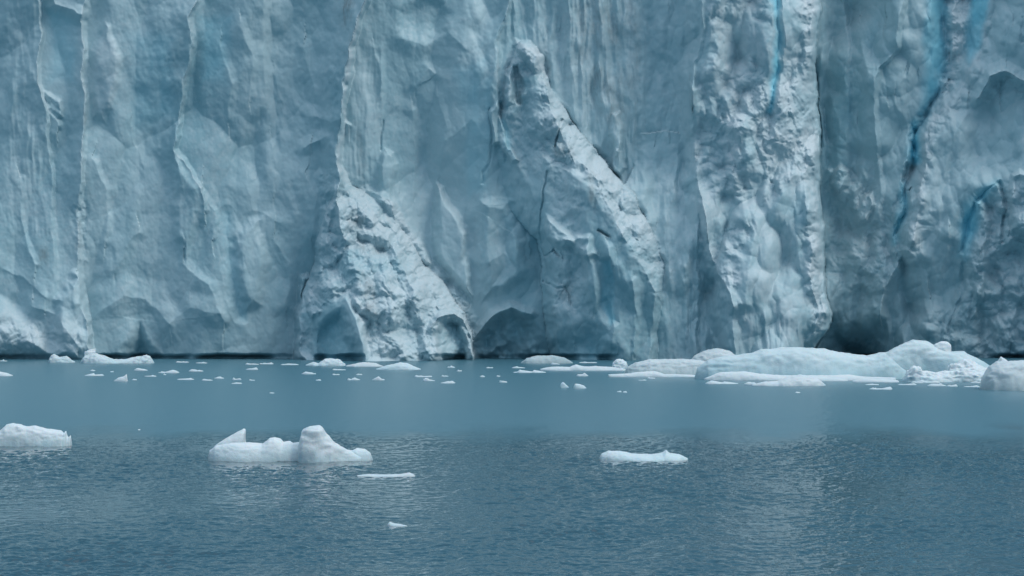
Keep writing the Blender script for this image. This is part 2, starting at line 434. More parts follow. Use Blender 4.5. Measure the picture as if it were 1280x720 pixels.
# recess and crevasse
P += ridge([(1246, -80), (1239, 0), (1223, 60), (1199, 110), (1162, 158)], .5, 7, 34)
P += 2.2*area([(1034, 232), (1040, 212), (1052, 204), (1064, 214), (1062, 236), (1050, 246)], 8)
P += 1.8*area([(1066, 262), (1078, 240), (1090, 236), (1098, 256), (1090, 280), (1072, 286)], 8)
P += ridge([(1140, 250), (1136, 300), (1118, 340), (1100, 392)], 1.6, 22, 12)
P += ridge([(1160, 150), (1150, 240), (1142, 300)], 1.0, 7, 16)
P -= .7*area([(1119, 300), (1117, 282), (1128, 262), (1136, 236), (1143, 232), (1138, 262), (1128, 290)], 3)
P -= .6*area([(1141, 196), (1143, 160), (1150, 154), (1152, 170), (1147, 196)], 3)
P -= .9*area([(1183, 76), (1184, 52), (1192, 50), (1192, 62), (1186, 78)], 4)
P -= .9*area([(1176, 122), (1182, 98), (1186, 100), (1184, 114)], 3)
P -= 1.5*line([(1134, 204), (1130, 226)], 4)
P += ridge([(1222, 120), (1238, 94), (1258, 90), (1284, 102), (1320, 110)], 2.6, 14, 12)
P -= 1.3*area([(1196, 318), (1202, 278), (1210, 256), (1226, 236), (1246, 224), (1240, 236), (1222, 256), (1214, 290), (1210, 320)], 9)
P += 1.3*area([(1216, 250), (1228, 246), (1238, 262), (1236, 330), (1226, 400), (1212, 400), (1214, 320)], 9)
P += 1.8*area([(1256, 240), (1262, 216), (1276, 208), (1300, 220), (1300, 300), (1262, 290)], 8)
P -= .9*line([(1247, 226), (1254, 250), (1252, 300)], 4)
P -= .9*.4*line([(1278, 22), (1279, 54)], 3)
P -= .55*line([(1206, 330), (1202, 370), (1186, 404), (1182, 432)], 4)
P -= 1.3*line([(967, -80), (971, 60), (969, 100), (965, 138), (960, 168)], 8)
P -= .8*line([(1058, 440), (1082, 330), (1090, 300)], 8)

# caves and the arch at the water line
cave_v = area([(136, 466), (152, 438), (164, 420), (173, 404), (182, 418), (196, 438), (216, 466)], 26, 5)
cave_c = area([(386, 462), (387, 428), (396, 405), (412, 388), (424, 380), (434, 390), (444, 412), (452, 430), (462, 462)], 20)
cave_a = area([(546, 462), (544, 416), (552, 402), (566, 395), (578, 401), (583, 420), (583, 462)], 8)
cave_m = area([(592, 466), (592, 432), (601, 410), (616, 396), (642, 388), (668, 402), (696, 432), (730, 466)], 15, 3)*smooth(1.1-(WX-600)/110)*(.85+.5*fbm(XM*.35, ZM*.35, 3, 75))
cave_b = area([(690, 466), (692, 430), (710, 412), (740, 402), (764, 414), (772, 440), (772, 466)], 30, 8)
cave_r = area([(1010, 500), (1024, 436), (1042, 414), (1066, 408), (1092, 398), (1108, 412), (1128, 440), (1170, 500)], 40, 8)
P -= 3.3*cave_v+2.4*cave_c+2.8*cave_a+4.2*cave_m+2.2*cave_b+4.6*cave_r
P += ridge([(590, 440), (596, 416), (612, 396), (640, 386), (664, 392)], 1.3, 9, 9)*(1-cave_m)
P += ridge([(543, 408), (554, 396), (568, 390), (582, 398), (588, 420), (590, 455)], 1.6, 7, 6)*(1-cave_a)

# -- roughness classes
rub = np.zeros(PX.shape)
def rubble(m, k=1.0):
    global rub
    rub = np.maximum(rub, k*m)
rubble(area([(412, 232), (455, 226), (494, 246), (522, 290), (558, 340), (592, 376), (604, 430), (600, 455), (460, 455), (444, 400), (428, 376), (410, 386), (392, 404), (380, 380), (388, 330), (398, 280)], 9), .95)
rubble(area([(372, 380), (392, 360), (392, 455), (368, 455)], 8, 3), .5)
rubble(1.0*area([(664, 52), (684, 62), (694, 112), (718, 150), (754, 194), (790, 240), (818, 284), (836, 330), (830, 384), (818, 380), (800, 335), (778, 300), (756, 262), (742, 232), (706, 212), (676, 205), (668, 150), (668, 95)], 9, 3), .9)
rubble(area([(624, 100), (690, 100), (716, 200), (740, 260), (690, 300), (676, 230), (622, 190)], 14, 3), .38)
rubble(area([(682, 256), (730, 262), (744, 330), (730, 400), (688, 400)], 14, 3), .42)
rubble(area([(645, 50), (684, 60), (684, 90), (640, 100), (628, 88)], 6, 3), .6)
rubble(area([(872, -170), (1022, -170), (1024, 200), (1036, 400), (1020, 440), (1004, 440), (1000, 300), (980, 240), (940, 300), (925, 390), (880, 330), (852, 230), (866, 120), (876, 60)], 14, 2), .8)
rubble(area([(1180, -170), (1218, -170), (1214, 10), (1206, 62), (1190, 112), (1152, 152), (1146, 200), (1130, 260), (1110, 280), (1140, 180), (1160, 140), (1180, 100)], 6, 3), .7)
rubble(area([(1030, 200), (1075, 205), (1130, 270), (1150, 250), (1160, 300), (1120, 380), (1060, 370), (1034, 300)], 18, 4), .45)
rubble(area([(1210, 240), (1290, 210), (1300, 440), (1170, 440), (1180, 390), (1205, 330)], 18, 4), .5)
rubble(area([(88, 250), (112, 250), (112, 330), (95, 330)], 8, 3), .35)
rubble(area([(-40, 380), (60, 400), (110, 400), (112, 452), (-40, 452)], 16, 4), .4)
rubble(area([(390, 210), (440, 210), (500, 260), (480, 290), (430, 270), (400, 250)], 10, 4), .5)
rubble(area([(52, 110), (84, 120), (80, 156), (56, 142)], 8, 3), .3)
pil_m = area([(856, -170), (1026, -170), (1028, 200), (1040, 400), (1020, 455), (860, 455), (845, 230)], 10)
blot = smooth(.5+2.2*fbm(XM*.13, ZM*.09, 3, 101))
slab = area([(872, -170), (908, -170), (903, 60), (892, 110), (870, 110)], 8)
rub = rub*(1-pil_m*(.12+.75*blot))*(1-.8*slab)
flute = np.zeros(PX.shape)
flute = np.maximum(flute, area([(630, -170), (802, -170), (802, 100), (806, 230), (790, 250), (740, 190), (700, 140), (690, 60), (640, 48), (620, 100)], 16, 3))
flute = np.maximum(flute, .35*area([(440, -170), (500, -170), (490, 120), (470, 260), (432, 230), (436, 100)], 14, 3))
flute = np.maximum(flute, .8*area([(822, 230), (870, 200), (925, 380), (1010, 400), (1010, 455), (820, 455)], 14, 3))
flute = np.maximum(flute, .5*area([(0, -170), (48, -170), (50, 120), (70, 300), (0, 300)], 18, 3))

# -- fractal detail
wx = XM+1.2*fbm(XM*.16, ZM*.16, 3, 5); wz = ZM+1.2*fbm(XM*.16, ZM*.16, 3, 9)
smooth_k = 1-.6*rub
calmk = 1-.55*area([(-300, -300), (620, -300), (600, 240), (600, 500), (-300, 500)], 40)
P += smooth_k*1.5*fbm(wx*.085, wz*.035, 3, 20)
P += smooth_k*(1-.6*flute)*calmk*1.0*domes(wx/4.6+.04*wz, wz/9.0, 21, 1.15, .6, .4)       # conchoidal hollows with sharp crests
P += smooth_k*(1-.5*flute)*calmk*.36*domes(wx/2.1, wz/3.8, 22, 1.15, .6, .4)
P += 2.3*(1-.6*rub)*(1-.7*flute)*domes(wx/8.0+.2*wz/9, wz/20.0, 27, 1.1, .6, .4)
for pts, h in [([(48, -60), (50, 105), (60, 140), (72, 158)], .7), ([(106, -60), (108, 110), (105, 150), (107, 195), (100, 240)], .7),
               ([(250, -60), (247, 0), (239, 20), (234, 80), (227, 130), (219, 160), (218, 186), (234, 206), (252, 234), (258, 262)], .8),
               ([(470, -60), (458, 0), (449, 30), (438, 60), (432, 90), (428, 130), (427, 148), (423, 180), (425, 210), (421, 236)], 1.7),
               ([(640, -10), (627, 30), (619, 55), (619, 112), (624, 124)], .7), ([(878, -60), (877, 50), (870, 92), (864, 130)], .8), ([(436, 156), (428, 148)], .8)]:
    P += ridge(pts, h, 26, 5)
for pts, h, a_, b_ in [
    ([(255, 240), (266, 262), (268, 296)], .7, 20, 4), ([(345, 96), (353, 130), (350, 168)], .7, 10, 14), ([(338, 180), (346, 205), (342, 240)], .6, 14, 6),
    ([(22, 225), (31, 300), (42, 332)], .7, 16, 5), ([(-10, 325), (30, 350), (58, 372)], 1.0, 16, 12), ([(40, 382), (80, 400), (98, 432)], 1.0, 14, 9),
    ([(145, 336), (162, 298), (172, 290)], .6, 14, 8), ([(118, 392), (158, 370), (182, 374), (212, 404)], .9, 16, 16), ([(212, 404), (240, 384), (276, 392)], .7, 14, 12),
    ([(230, 328), (262, 356), (278, 402)], .8, 22, 6), ([(120, 200), (134, 236), (130, 300)], .6, 18, 5), ([(165, 160), (176, 210), (172, 262)], .5, 20, 6),
    ([(275, 60), (290, 100), (286, 150)], .6, 18, 6), ([(305, 230), (318, 262), (350, 280)], .6, 12, 10), ([(345, 300), (362, 330), (358, 380)], .8, 20, 7),
    ([(300, 30), (315, 70), (312, 120)], .5, 14, 6), ([(380, 60), (394, 110), (388, 165)], .7, 22, 8), ([(385, 220), (398, 250), (390, 290)], .6, 18, 7),
    ([(468, 60), (474, 100), (464, 196)], .6, 10, 6), ([(504, 46), (530, 56), (560, 40), (584, 62)], .8, 12, 14), ([(520, 110), (536, 88), (548, 94)], .7, 10, 6),
    ([(556, 176), (586, 150), (606, 172)], .7, 12, 14), ([(514, 140), (522, 180), (518, 240)], .7, 12, 5), ([(548, 120), (556, 160), (550, 220)], .5, 16, 6),
    ([(590, 262), (620, 246), (644, 252), (658, 300)], .8, 16, 12), ([(600, 330), (630, 318), (664, 340)], .8, 12, 14), ([(500, 250), (512, 290), (530, 320)], .6, 16, 8),
    ([(700, 330), (708, 380), (720, 420)], .8, 14, 7), ([(770, 330), (776, 380), (772, 430)], .8, 14, 8), ([(650, 210), (668, 250), (664, 300)], .7, 14, 7),
    ([(835, 20), (842, 90), (836, 160)], .5, 18, 6), ([(818, 190), (826, 230), (820, 270)], .6, 14, 6),
    ([(1074, 40), (1084, 90), (1110, 108)], 1.0, 22, 10), ([(1040, 120), (1050, 160), (1044, 200)], .9, 14, 12), ([(1096, 180), (1112, 140), (1130, 100)], 1.1, 18, 12),
    ([(1036, 300), (1080, 326), (1132, 312)], 1.3, 16, 16), ([(1072, 160), (1078, 210), (1072, 250)], .8, 18, 6), ([(1100, 392), (1120, 350), (1150, 318)], 1.3, 18, 12),
    ([(1206, 140), (1184, 200), (1172, 262), (1164, 340)], 1.5, 26, 16), ([(1250, 150), (1228, 200), (1204, 250)], 1.2, 22, 14), ([(1268, 40), (1262, 70), (1250, 92)], .9, 20, 12),
    ([(1185, 300), (1176, 350), (1160, 410)], 1.2, 18, 10), ([(1226, 330), (1232, 370), (1224, 420)], 1.1, 14, 10), ([(1262, 300), (1270, 350), (1266, 420)], 1.1, 18, 10),
    ([(1120, 130), (1138, 160), (1132, 200)], .9, 16, 8), ([(928, 250), (938, 310), (934, 380)], .8, 16, 9), ([(960, 230), (968, 300), (972, 390)], .9, 20, 10), ([(992, 260), (1000, 330), (1004, 400)], .8, 14, 10)]:
    P += ridge(pts, h*.62, a_*1.9, b_*1.7)
P += (1-.75*slab)*pil_m*(3.0*domes(wx/4.6+.03*wz, wz/10.5, 64, 1.15, .6, .4)+1.2*domes(wx/2.2, wz/4.4, 65, 1.15, .7, .4)-1.4)
P += .06*domes(wx/.95+3, wz/1.8, 23, 1.1, .8, .4)
P += .38*calmk*fbm(wx*.35, wz*.13, 4, 24, .38)
fx = XM+.6*fbm(XM*.15, ZM*.10, 3, 5)+.12*fbm(XM*.8, ZM*.6, 2, 6)
P += flute*(.6+.8*smooth(.5+1.5*fbm(fx*.2, ZM*.12, 3, 26)))*(.50*ridged(fx*.24, ZM*.028, 3, 25)+.24*ridged(fx*.7, ZM*.10, 2, 28)+.10*fbm(fx*2.0, ZM*.45, 3, 29))
rx = wx+.9*fbm(XM*.45, ZM*.45, 4, 41); rz = wz+.9*fbm(XM*.45, ZM*.45, 4, 45)
P += rub*(.8*fbm(XM*.4, ZM*.33, 4, 48, .5)+.3*ridged(XM*.3, ZM*.25, 2, 49)-.2)
P += rub*(1.9*domes(rx/3.4, rz/4.2, 51, 1.15, .7, .4)+.75*domes(rx/1.7, rz/1.7, 52, 1.2, .8, .4)
          + .25*domes(rx/.75, rz/.85, 53, 1.2, .8, .4)+.12*domes(rx/.36, rz/.4, 54, 1.2, .9, .5)-.45)
rgt = smooth((WX-1024)/8)
puff = np.maximum.reduce([
    1.0*area([(1182, -170), (1216, -170), (1213, 10), (1204, 64), (1190, 112), (1156, 152), (1146, 200), (1136, 230), (1124, 214), (1142, 150), (1166, 122), (1182, 70)], 5, 3),
    .75*area([(880, -170), (962, -170), (962, 120), (950, 230), (925, 262), (880, 250), (856, 180), (872, 110), (884, 60)], 12, 3)*smooth(.75+1.6*fbm(XM*.12, ZM*.1, 3, 111)),
    .5*area([(1028, 212), (1052, 200), (1074, 214), (1100, 262), (1112, 300), (1150, 250), (1170, 262), (1150, 330), (1100, 384), (1040, 372), (1032, 300)], 10, 3),
    .7*area([(1222, 122), (1236, 92), (1258, 84), (1300, 96), (1300, 128), (1262, 122), (1236, 136)], 8, 4),
    .85*area([(1250, 250), (1264, 214), (1300, 200), (1300, 460), (1206, 460), (1200, 400), (1216, 330), (1222, 262), (1238, 246)], 12, 3),
    .6*area([(1150, 380), (1196, 380), (1200, 460), (1140, 460)], 14, 3),
    .7*area([(1140, 190), (1160, 150), (1196, 116), (1222, 66), (1240, 8), (1252, 20), (1232, 84), (1204, 136), (1170, 180), (1160, 260), (1146, 300)], 7, 2),
    .8*area([(998, -170), (1021, -170), (1023, 200), (1037, 390), (1034, 415), (1010, 432), (1006, 330), (1000, 200)], 8, 1)])
px_ = wx+.35*fbm(XM*.5, ZM*.5, 3, 121); pz_ = wz+.35*fbm(XM*.5, ZM*.5, 3, 125)
P += puff*(1.7*domes(px_/2.7, pz_/2.9, 112, 1.2, .5, .4)+.8*domes(px_/1.35, pz_/1.4, 113, 1.2, .6, .4)+.3*domes(px_/.7, pz_/.7, 114, 1.2, .6, .4)-.6)
P += rgt*(1.6*fbm(wx*.12, wz*.09, 3, 62)+1.5*(domes(wx/4.6, wz/7.0, 63, 1.15, .65, .4)-.2)+.5*domes(wx/2.0, wz/2.8, 66, 1.15, .7, .4))
P += .04*fbm(XM*1.9, ZM*1.5, 2, 60)

# -- wave-cut notch along the water line (not under the rubble feet)
foot = np.maximum.reduce([area([(364, 400), (390, 400), (392, 470), (364, 470)], 6, 3), area([(452, 400), (548, 400), (548, 470), (452, 470)], 8, 3),
                          area([(580, 400), (594, 400), (596, 470), (580, 470)], 4, 3), area([(60, 400), (112, 400), (112, 470), (60, 470)], 8, 3),
                          area([(760, 380), (1015, 380), (1015, 470), (760, 470)], 16, 5)])
P -= (1-foot)*(.35+1.9*smooth(.5+2.5*fbm(XM*.12, XM*0+4, 3, 71)))*smooth((PY-441.5-2.5*fbm(XM*.3, XM*0, 3, 70))/5)

# -- colour: snow / crushed white plus painted light on the lips, dirt, clean blue ice
SN_LIT = .5*rub*smooth(.6+1.1*fbm(wx*.2, wz*.2, 3, 80)+.15)
SN_LIT += .16*flute*smooth(.5+1.3*fbm(wx*.5, wz*.09, 3, 84))
gradz = np.gradient(P, STEP*.1, axis=0)                # protrusion growing downwards = faces up
up = smooth((gradz-.35)/1.2)
SN_LIT += .22*up+.22*puff
for pts in ([(50, -20), (51, 105), (62, 140)], [(105, -20), (107, 110), (104, 150), (105, 195)],
            [(248, -10), (240, 20), (235, 80), (228, 130), (219, 160), (218, 186), (233, 206), (254, 238)],
            [(459, -10), (450, 30), (438, 60), (432, 90), (429, 145), (422, 182), (425, 210)],
            [(640, -10), (627, 30), (619, 55), (619, 112)], [(877, -20), (876, 50), (869, 92)],
            [(1054, -10), (1059, 60)]):
    SN_LIT += .22*line(pts, 3.0)  # sunlit right-facing lips of the panels whitened in the colour
SN_LIT += .35*area([(113, 62), (126, 42), (130, 26), (140, 28), (147, 48), (153, 72), (150, 102), (144, 132), (134, 158), (114, 150), (109, 110), (110, 80)], 8)
SN_LIT += .30*area([(-40, 370), (50, 380), (110, 390), (112, 455), (-60, 455)], 20)
SN_LIT += .45*line([(458, 0), (449, 30), (438, 60), (432, 90), (428, 130), (434, 150), (423, 180), (425, 210)], 3.5)+.3*area([(643, 50), (684, 50), (690, 92), (640, 96), (640, 130), (628, 130), (626, 88)], 8, 3)  # crest line: sunlit edge painted whiter; the cap is snow
SN_LIT += .12*area([(1000, 180), (1022, 180), (1040, 400), (1020, 440), (1006, 330)], 8)
SN_LIT += .36*area([(872, -170), (1022, -170), (1024, 200), (1036, 400), (1020, 440), (925, 440), (880, 330), (852, 230), (866, 120), (876, 60)], 14)*smooth(.5+1.4*fbm(wx*.35, wz*.25, 4, 86))
SN_LIT += .18*smooth(.4+1.3*fbm(wx*.14, wz*.09, 5, 87))
SN_LIT += .5*line([(1246, -80), (1239, 0), (1223, 60), (1199, 110), (1162, 158), (1152, 230), (1142, 300)], 9)+.6*area([(1182, -170), (1216, -170), (1212, 10), (1202, 60), (1186, 108), (1150, 150), (1180, 80)], 5, 2)
SN_LIT = np.clip(SN_LIT, 0, 1)

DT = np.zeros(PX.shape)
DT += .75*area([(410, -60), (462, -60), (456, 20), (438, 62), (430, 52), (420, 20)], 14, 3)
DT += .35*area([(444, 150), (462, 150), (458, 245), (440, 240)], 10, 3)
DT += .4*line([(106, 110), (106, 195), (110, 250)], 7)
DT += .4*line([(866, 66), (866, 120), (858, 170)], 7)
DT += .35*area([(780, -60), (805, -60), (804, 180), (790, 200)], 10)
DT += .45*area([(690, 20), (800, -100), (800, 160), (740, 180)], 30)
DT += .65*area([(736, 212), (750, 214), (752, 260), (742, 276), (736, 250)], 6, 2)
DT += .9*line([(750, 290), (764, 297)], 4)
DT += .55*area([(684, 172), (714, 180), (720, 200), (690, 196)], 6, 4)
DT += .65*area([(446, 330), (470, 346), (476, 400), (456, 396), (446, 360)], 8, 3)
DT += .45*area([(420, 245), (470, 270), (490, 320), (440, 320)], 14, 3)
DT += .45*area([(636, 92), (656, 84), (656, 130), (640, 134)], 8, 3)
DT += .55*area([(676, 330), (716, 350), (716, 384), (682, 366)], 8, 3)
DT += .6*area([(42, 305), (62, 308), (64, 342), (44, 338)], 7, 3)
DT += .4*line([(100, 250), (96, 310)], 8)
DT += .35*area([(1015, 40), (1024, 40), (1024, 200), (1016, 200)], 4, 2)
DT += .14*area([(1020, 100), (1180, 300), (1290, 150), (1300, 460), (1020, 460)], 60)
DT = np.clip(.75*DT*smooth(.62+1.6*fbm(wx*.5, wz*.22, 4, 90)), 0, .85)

crev_m = area([(1158, -170), (1240, -170), (1236, 10), (1220, 62), (1196, 112), (1158, 162), (1140, 200), (1140, 160), (1164, 120), (1178, 60)], 6, 4)
DT *= 1-crev_m
BL = np.zeros(PX.shape)
BL += 1.0*line([(966, -40), (970, 60), (968, 100), (964, 138)], 6)*1.2
BL += .95*area([(1152, -170), (1188, -170), (1186, 60), (1180, 112), (1160, 146), (1146, 196), (1128, 214), (1134, 176), (1150, 130), (1156, 60)], 12, 6)
BL += .9*area([(1208, -170), (1248, -170), (1240, 10), (1226, 58), (1208, 84), (1204, 60), (1210, 20)], 7, 4)

BL += .9*area([(1200, 318), (1202, 278), (1210, 256), (1226, 236), (1246, 224), (1240, 236), (1224, 262), (1218, 290), (1212, 322)], 8, 9)
BL += .9*line([(1130, 230), (1128, 265), (1120, 300)], 8)+.9*line([(1148, 155), (1143, 200)], 7)
BL += .2*line([(612, 100), (604, 228)], 7)+.45*line([(630, 150), (637, 184)], 6)
BL += .35*area([(50, -10), (104, 20), (104, 110), (56, 112)], 18)+.30*area([(562, 80), (614, 60), (610, 240), (580, 260)], 18)
BL += .3*area([(148, 30), (232, 30), (222, 150), (160, 180)], 25)+.35*area([(240, 10), (300, 10), (290, 110), (244, 110)], 20)
BL += .5*area([(748, 326), (762, 322), (768, 350), (772, 404), (760, 412), (748, 380)], 6)
BL += .2*line([(282, 268), (284, 300), (286, 345), (300, 396)], 12)
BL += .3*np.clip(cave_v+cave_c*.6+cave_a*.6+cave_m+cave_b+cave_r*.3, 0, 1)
BL = np.clip(BL*(.75+.5*fbm(wx*.3, wz*.2, 3, 95)), 0, 1)
ATTR = np.stack([SN_LIT, DT, BL], -1)

# caves, crevasse and arch as parts of their own
reg('crevasse', ((WX > np.interp(WY, [TOP, 60, 110, 150, 200], [1181, 1182, 1176, 1150, 1143])) & (WX < rb_x) & (WY < 205)))
reg('ice_cave', cave_v > .05); reg('ice_cave', (cave_m > .05) & (WX > 592)); reg('ice_cave', (cave_r > .05) & recess)
reg('ice_cave', (cave_c > .05)); reg('ice_arch', seg_sdf([(541, 470), (540, 410), (550, 393), (568, 386), (585, 394), (592, 420), (596, 470)], True, WX, WY)[1])
reg('ice_cap', seg_sdf([(627, 134), (626, 88), (646, 50), (670, 48), (686, 62), (684, 94), (650, 98), (642, 134)], True, WX, WY)[1])

YD = YW-P
V = np.stack([(PX-640)*YD/FPX, YD, CAMH-(PY-HOR)*YD/FPX], -1)
# crown of the glacier: rows running back from the upper edge, broken into seracs
crown = []; cattr = []
nb = 46
for k in range(1, nb+1):
    t = k/nb; back = 3*k+.05*k*k*1.5
    zt = V[0, :, 2]+.09*back+3.2*smooth(back/12)*domes(XM[0]/9, np.full(XM[0].shape, back/11.), 33, 1.2, .6, .5)
    yt = V[0, :, 1]+back
    yt2 = np.maximum(yt, V[0, :, 1]+back)*(1-t)+(YW+back)*t
    crown.append(np.stack([V[0, :, 0]*(1+back/YW), yt2, zt], -1))
    cattr.append(np.stack([np.full(len(gx), .5), np.full(len(gx), .1), np.zeros(len(gx))], -1))
crownV = np.array(crown[::-1]); crownA = np.array(cattr[::-1])

def grid_normals(V):
    du = np.gradient(V, axis=1); dv = np.gradient(V, axis=0)
    n = np.cross(dv, du); n /= np.linalg.norm(n, axis=-1)[..., None]+1e-12
    n[n[..., 1] > 0.9] *= 1
    return n

mat_ice = ice_material()
glacier = empty('glacier', (0, YW, 0))
tag(glacier, 'towering blue-grey glacier front with cracked ice cliffs, caves and an arch at its foot', 'glacier')
VA = np.concatenate([crownV, V], 0); AA = np.concatenate([crownA, ATTR], 0)
RA = np.concatenate([np.full((nb, len(gx)), -1), region], 0)
NA = grid_normals(VA)
# check the winding: normals must look at the camera (-y)
if NA[nb+100:, :, 1].mean() > 0: NA = -NA
ny, nx = VA.shape[:2]
fr = RA[:-1, :-1]
names = {-1: 'glacier_crown'}
labels = {'ice_wall': None,
          'ice_recess': 'shaded grey ice face set far back behind the right pillar',
          'ice_slope': 'grey ice mass leaning in from the right edge, edged by the blue crevasse',
          'ice_pillar': 'broad crumbling bright pillar with sharp right edge',
          'ice_cone': 'white cone of crushed ice above the arch',
          'ice_buttress': 'leaning central buttress with a bright snowy ridge',
          'crevasse': 'bright blue crevasse choked with broken blocks',
          'ice_arch': 'small arch worn through the foot of the cone', 'ice_cap': 'rounded white hooked cap on the central buttress'}
cave_labels = iter(['dark V-shaped notch in the left wall', 'wide dark cave between the arch and the central buttress',
                    'dark hollow under the shaded face, behind the large blue iceberg', 'smooth teal hollow in the left foot of the cone'])
glacier_parts = []
done = {}
for r in range(-1, len(REG)):
    nm = 'glacier_crown' if r < 0 else REG[r]
    if nm in done and nm != 'ice_cave': continue
    ids = [r] if (r < 0 or nm == 'ice_cave') else [i for i, n_ in enumerate(REG) if n_ == nm]
    done[nm] = 1
    keep = np.isin(fr, ids)
    lab = next(cave_labels) if nm == 'ice_cave' else labels.get(nm)
    if not keep.any(): continue
    Q = grid_faces(nx, ny, keep)
    u, inv = np.unique(Q, return_inverse=True)
    Q = inv.reshape(-1, 4)[:, ::-1]
    loc = np.array([0, YW, 0])
    o = mesh_from(nm, VA.reshape(-1, 3)[u]-loc, Q, mat_ice, glacier, NA.reshape(-1, 3)[u], AA.reshape(-1, 3)[u])
    if lab: o['label'] = lab

# the front goes on beyond both sides of the picture, in coarser mesh, with its own crown
for side, col_, name_ in ((-1, 2, 'left'), (1, len(gx)-3, 'right')):
    dist = np.concatenate([np.arange(0, 60, 3), np.arange(60, 900, 5)]).astype(float)
    fy = np.arange(-160, 463, 3.)
    D_, FY = np.meshgrid(dist, fy)
    FX = gx[col_]+side*D_
    xm, zm = FX*.1, FY*.1
    free = 1.5+2.6*domes(xm/8, zm/20, 27, 1.1, .6, .4)+1.2*domes(xm/4.6, zm/9, 21, 1.15, .6, .4)+1.6*fbm(xm*.05, zm*.02, 3, 77)+.5*fbm(xm*.35, zm*.15, 4, 24)+.4*ridged(xm*.24, zm*.03, 2, 25)
    edge = np.interp(FY[:, :1], gy, P[:, col_])
    PF = edge*(1-smooth(D_/60))+free*smooth(D_/60)
    yf = YW-PF
    VF = np.stack([(FX-640)*yf/FPX, yf, CAMH-(FY-HOR)*yf/FPX], -1)
    back = np.arange(30, 0, -1.)[:, None]*6
    top = VF[:1]
    CR = np.stack([np.repeat(top[..., 0], 30, 0)*(1+back/YW), top[..., 1]+back, top[..., 2]+.09*back+2.5*domes(np.repeat(top[..., 0], 30, 0)/9, np.repeat(back/11., len(dist), 1), 33, 1.2, .6, .4)], -1)
    VF = np.concatenate([CR, VF], 0)
    AF = np.zeros(VF.shape); AF[..., 0] = .12; AF[:30, :, 0] = .5
    nf = grid_normals(VF)
    if nf[40:, :, 1].mean() > 0: nf = -nf
    QF = grid_faces(VF.shape[1], VF.shape[0])
    if side > 0: QF = QF[:, ::-1]
    mesh_from('ice_flank', VF.reshape(-1, 3)-np.array([0, YW, 0]), QF, mat_ice, glacier, nf.reshape(-1, 3), AF.reshape(-1, 3))

# ------------------------------------------------------------------ LAKE
def lake():
    rows = []
    fine = np.concatenate([np.arange(750, 520, -.25), np.arange(520, 462, -.6), np.arange(462, 438, -1.5)])
    Yr = wl(fine)
    Yr = np.concatenate([[5, 60, 120, 160, 180], Yr, [680, 760, 900, 1300, 2200, 4000]])
    a = np.concatenate([[-3., -1.0, -.4, -.2], np.arange(-.128, .1281, .000195), [.2, .4, 1.0, 3.]])
    YY, AAg = np.meshgrid(Yr, a, indexing='ij')
    X = AAg*np.maximum(YY, 150)
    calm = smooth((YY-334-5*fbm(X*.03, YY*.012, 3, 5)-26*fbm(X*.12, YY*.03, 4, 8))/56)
    amp = (1-.77*calm)*smooth((620-YY)/60+.35)
    x = X+.5*fbm(X*.4, YY*.2, 2, 11); y = YY
    gust = .8+.9*fbm(X*.06, YY*.02, 4, 15)
    h = .052*perlin(x*.62+.13*y, y*.44, 1)+.048*perlin(x*1.2-.2*y, y*.80, 2)+.034*perlin(x*2.3+.3*y, y*1.4, 3)+.016*perlin(x*4.2, y*2.3, 4)
    h = h*gust*amp*1.85
    Vw = np.stack([X, YY, h], -1)
    ny_, nx_ = YY.shape
    Q = grid_faces(nx_, ny_)
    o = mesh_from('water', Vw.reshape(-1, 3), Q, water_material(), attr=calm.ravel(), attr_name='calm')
    tag(o, kind='structure')
    return o
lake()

# ------------------------------------------------------------------ ICEBERGS
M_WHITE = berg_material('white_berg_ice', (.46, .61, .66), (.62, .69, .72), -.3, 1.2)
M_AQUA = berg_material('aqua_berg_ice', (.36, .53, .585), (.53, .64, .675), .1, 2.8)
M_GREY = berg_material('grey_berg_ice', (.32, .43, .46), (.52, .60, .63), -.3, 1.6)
M_FLOE = berg_material('floe_ice', (.46, .57, .62), (.58, .65, .68), -.2, .5)

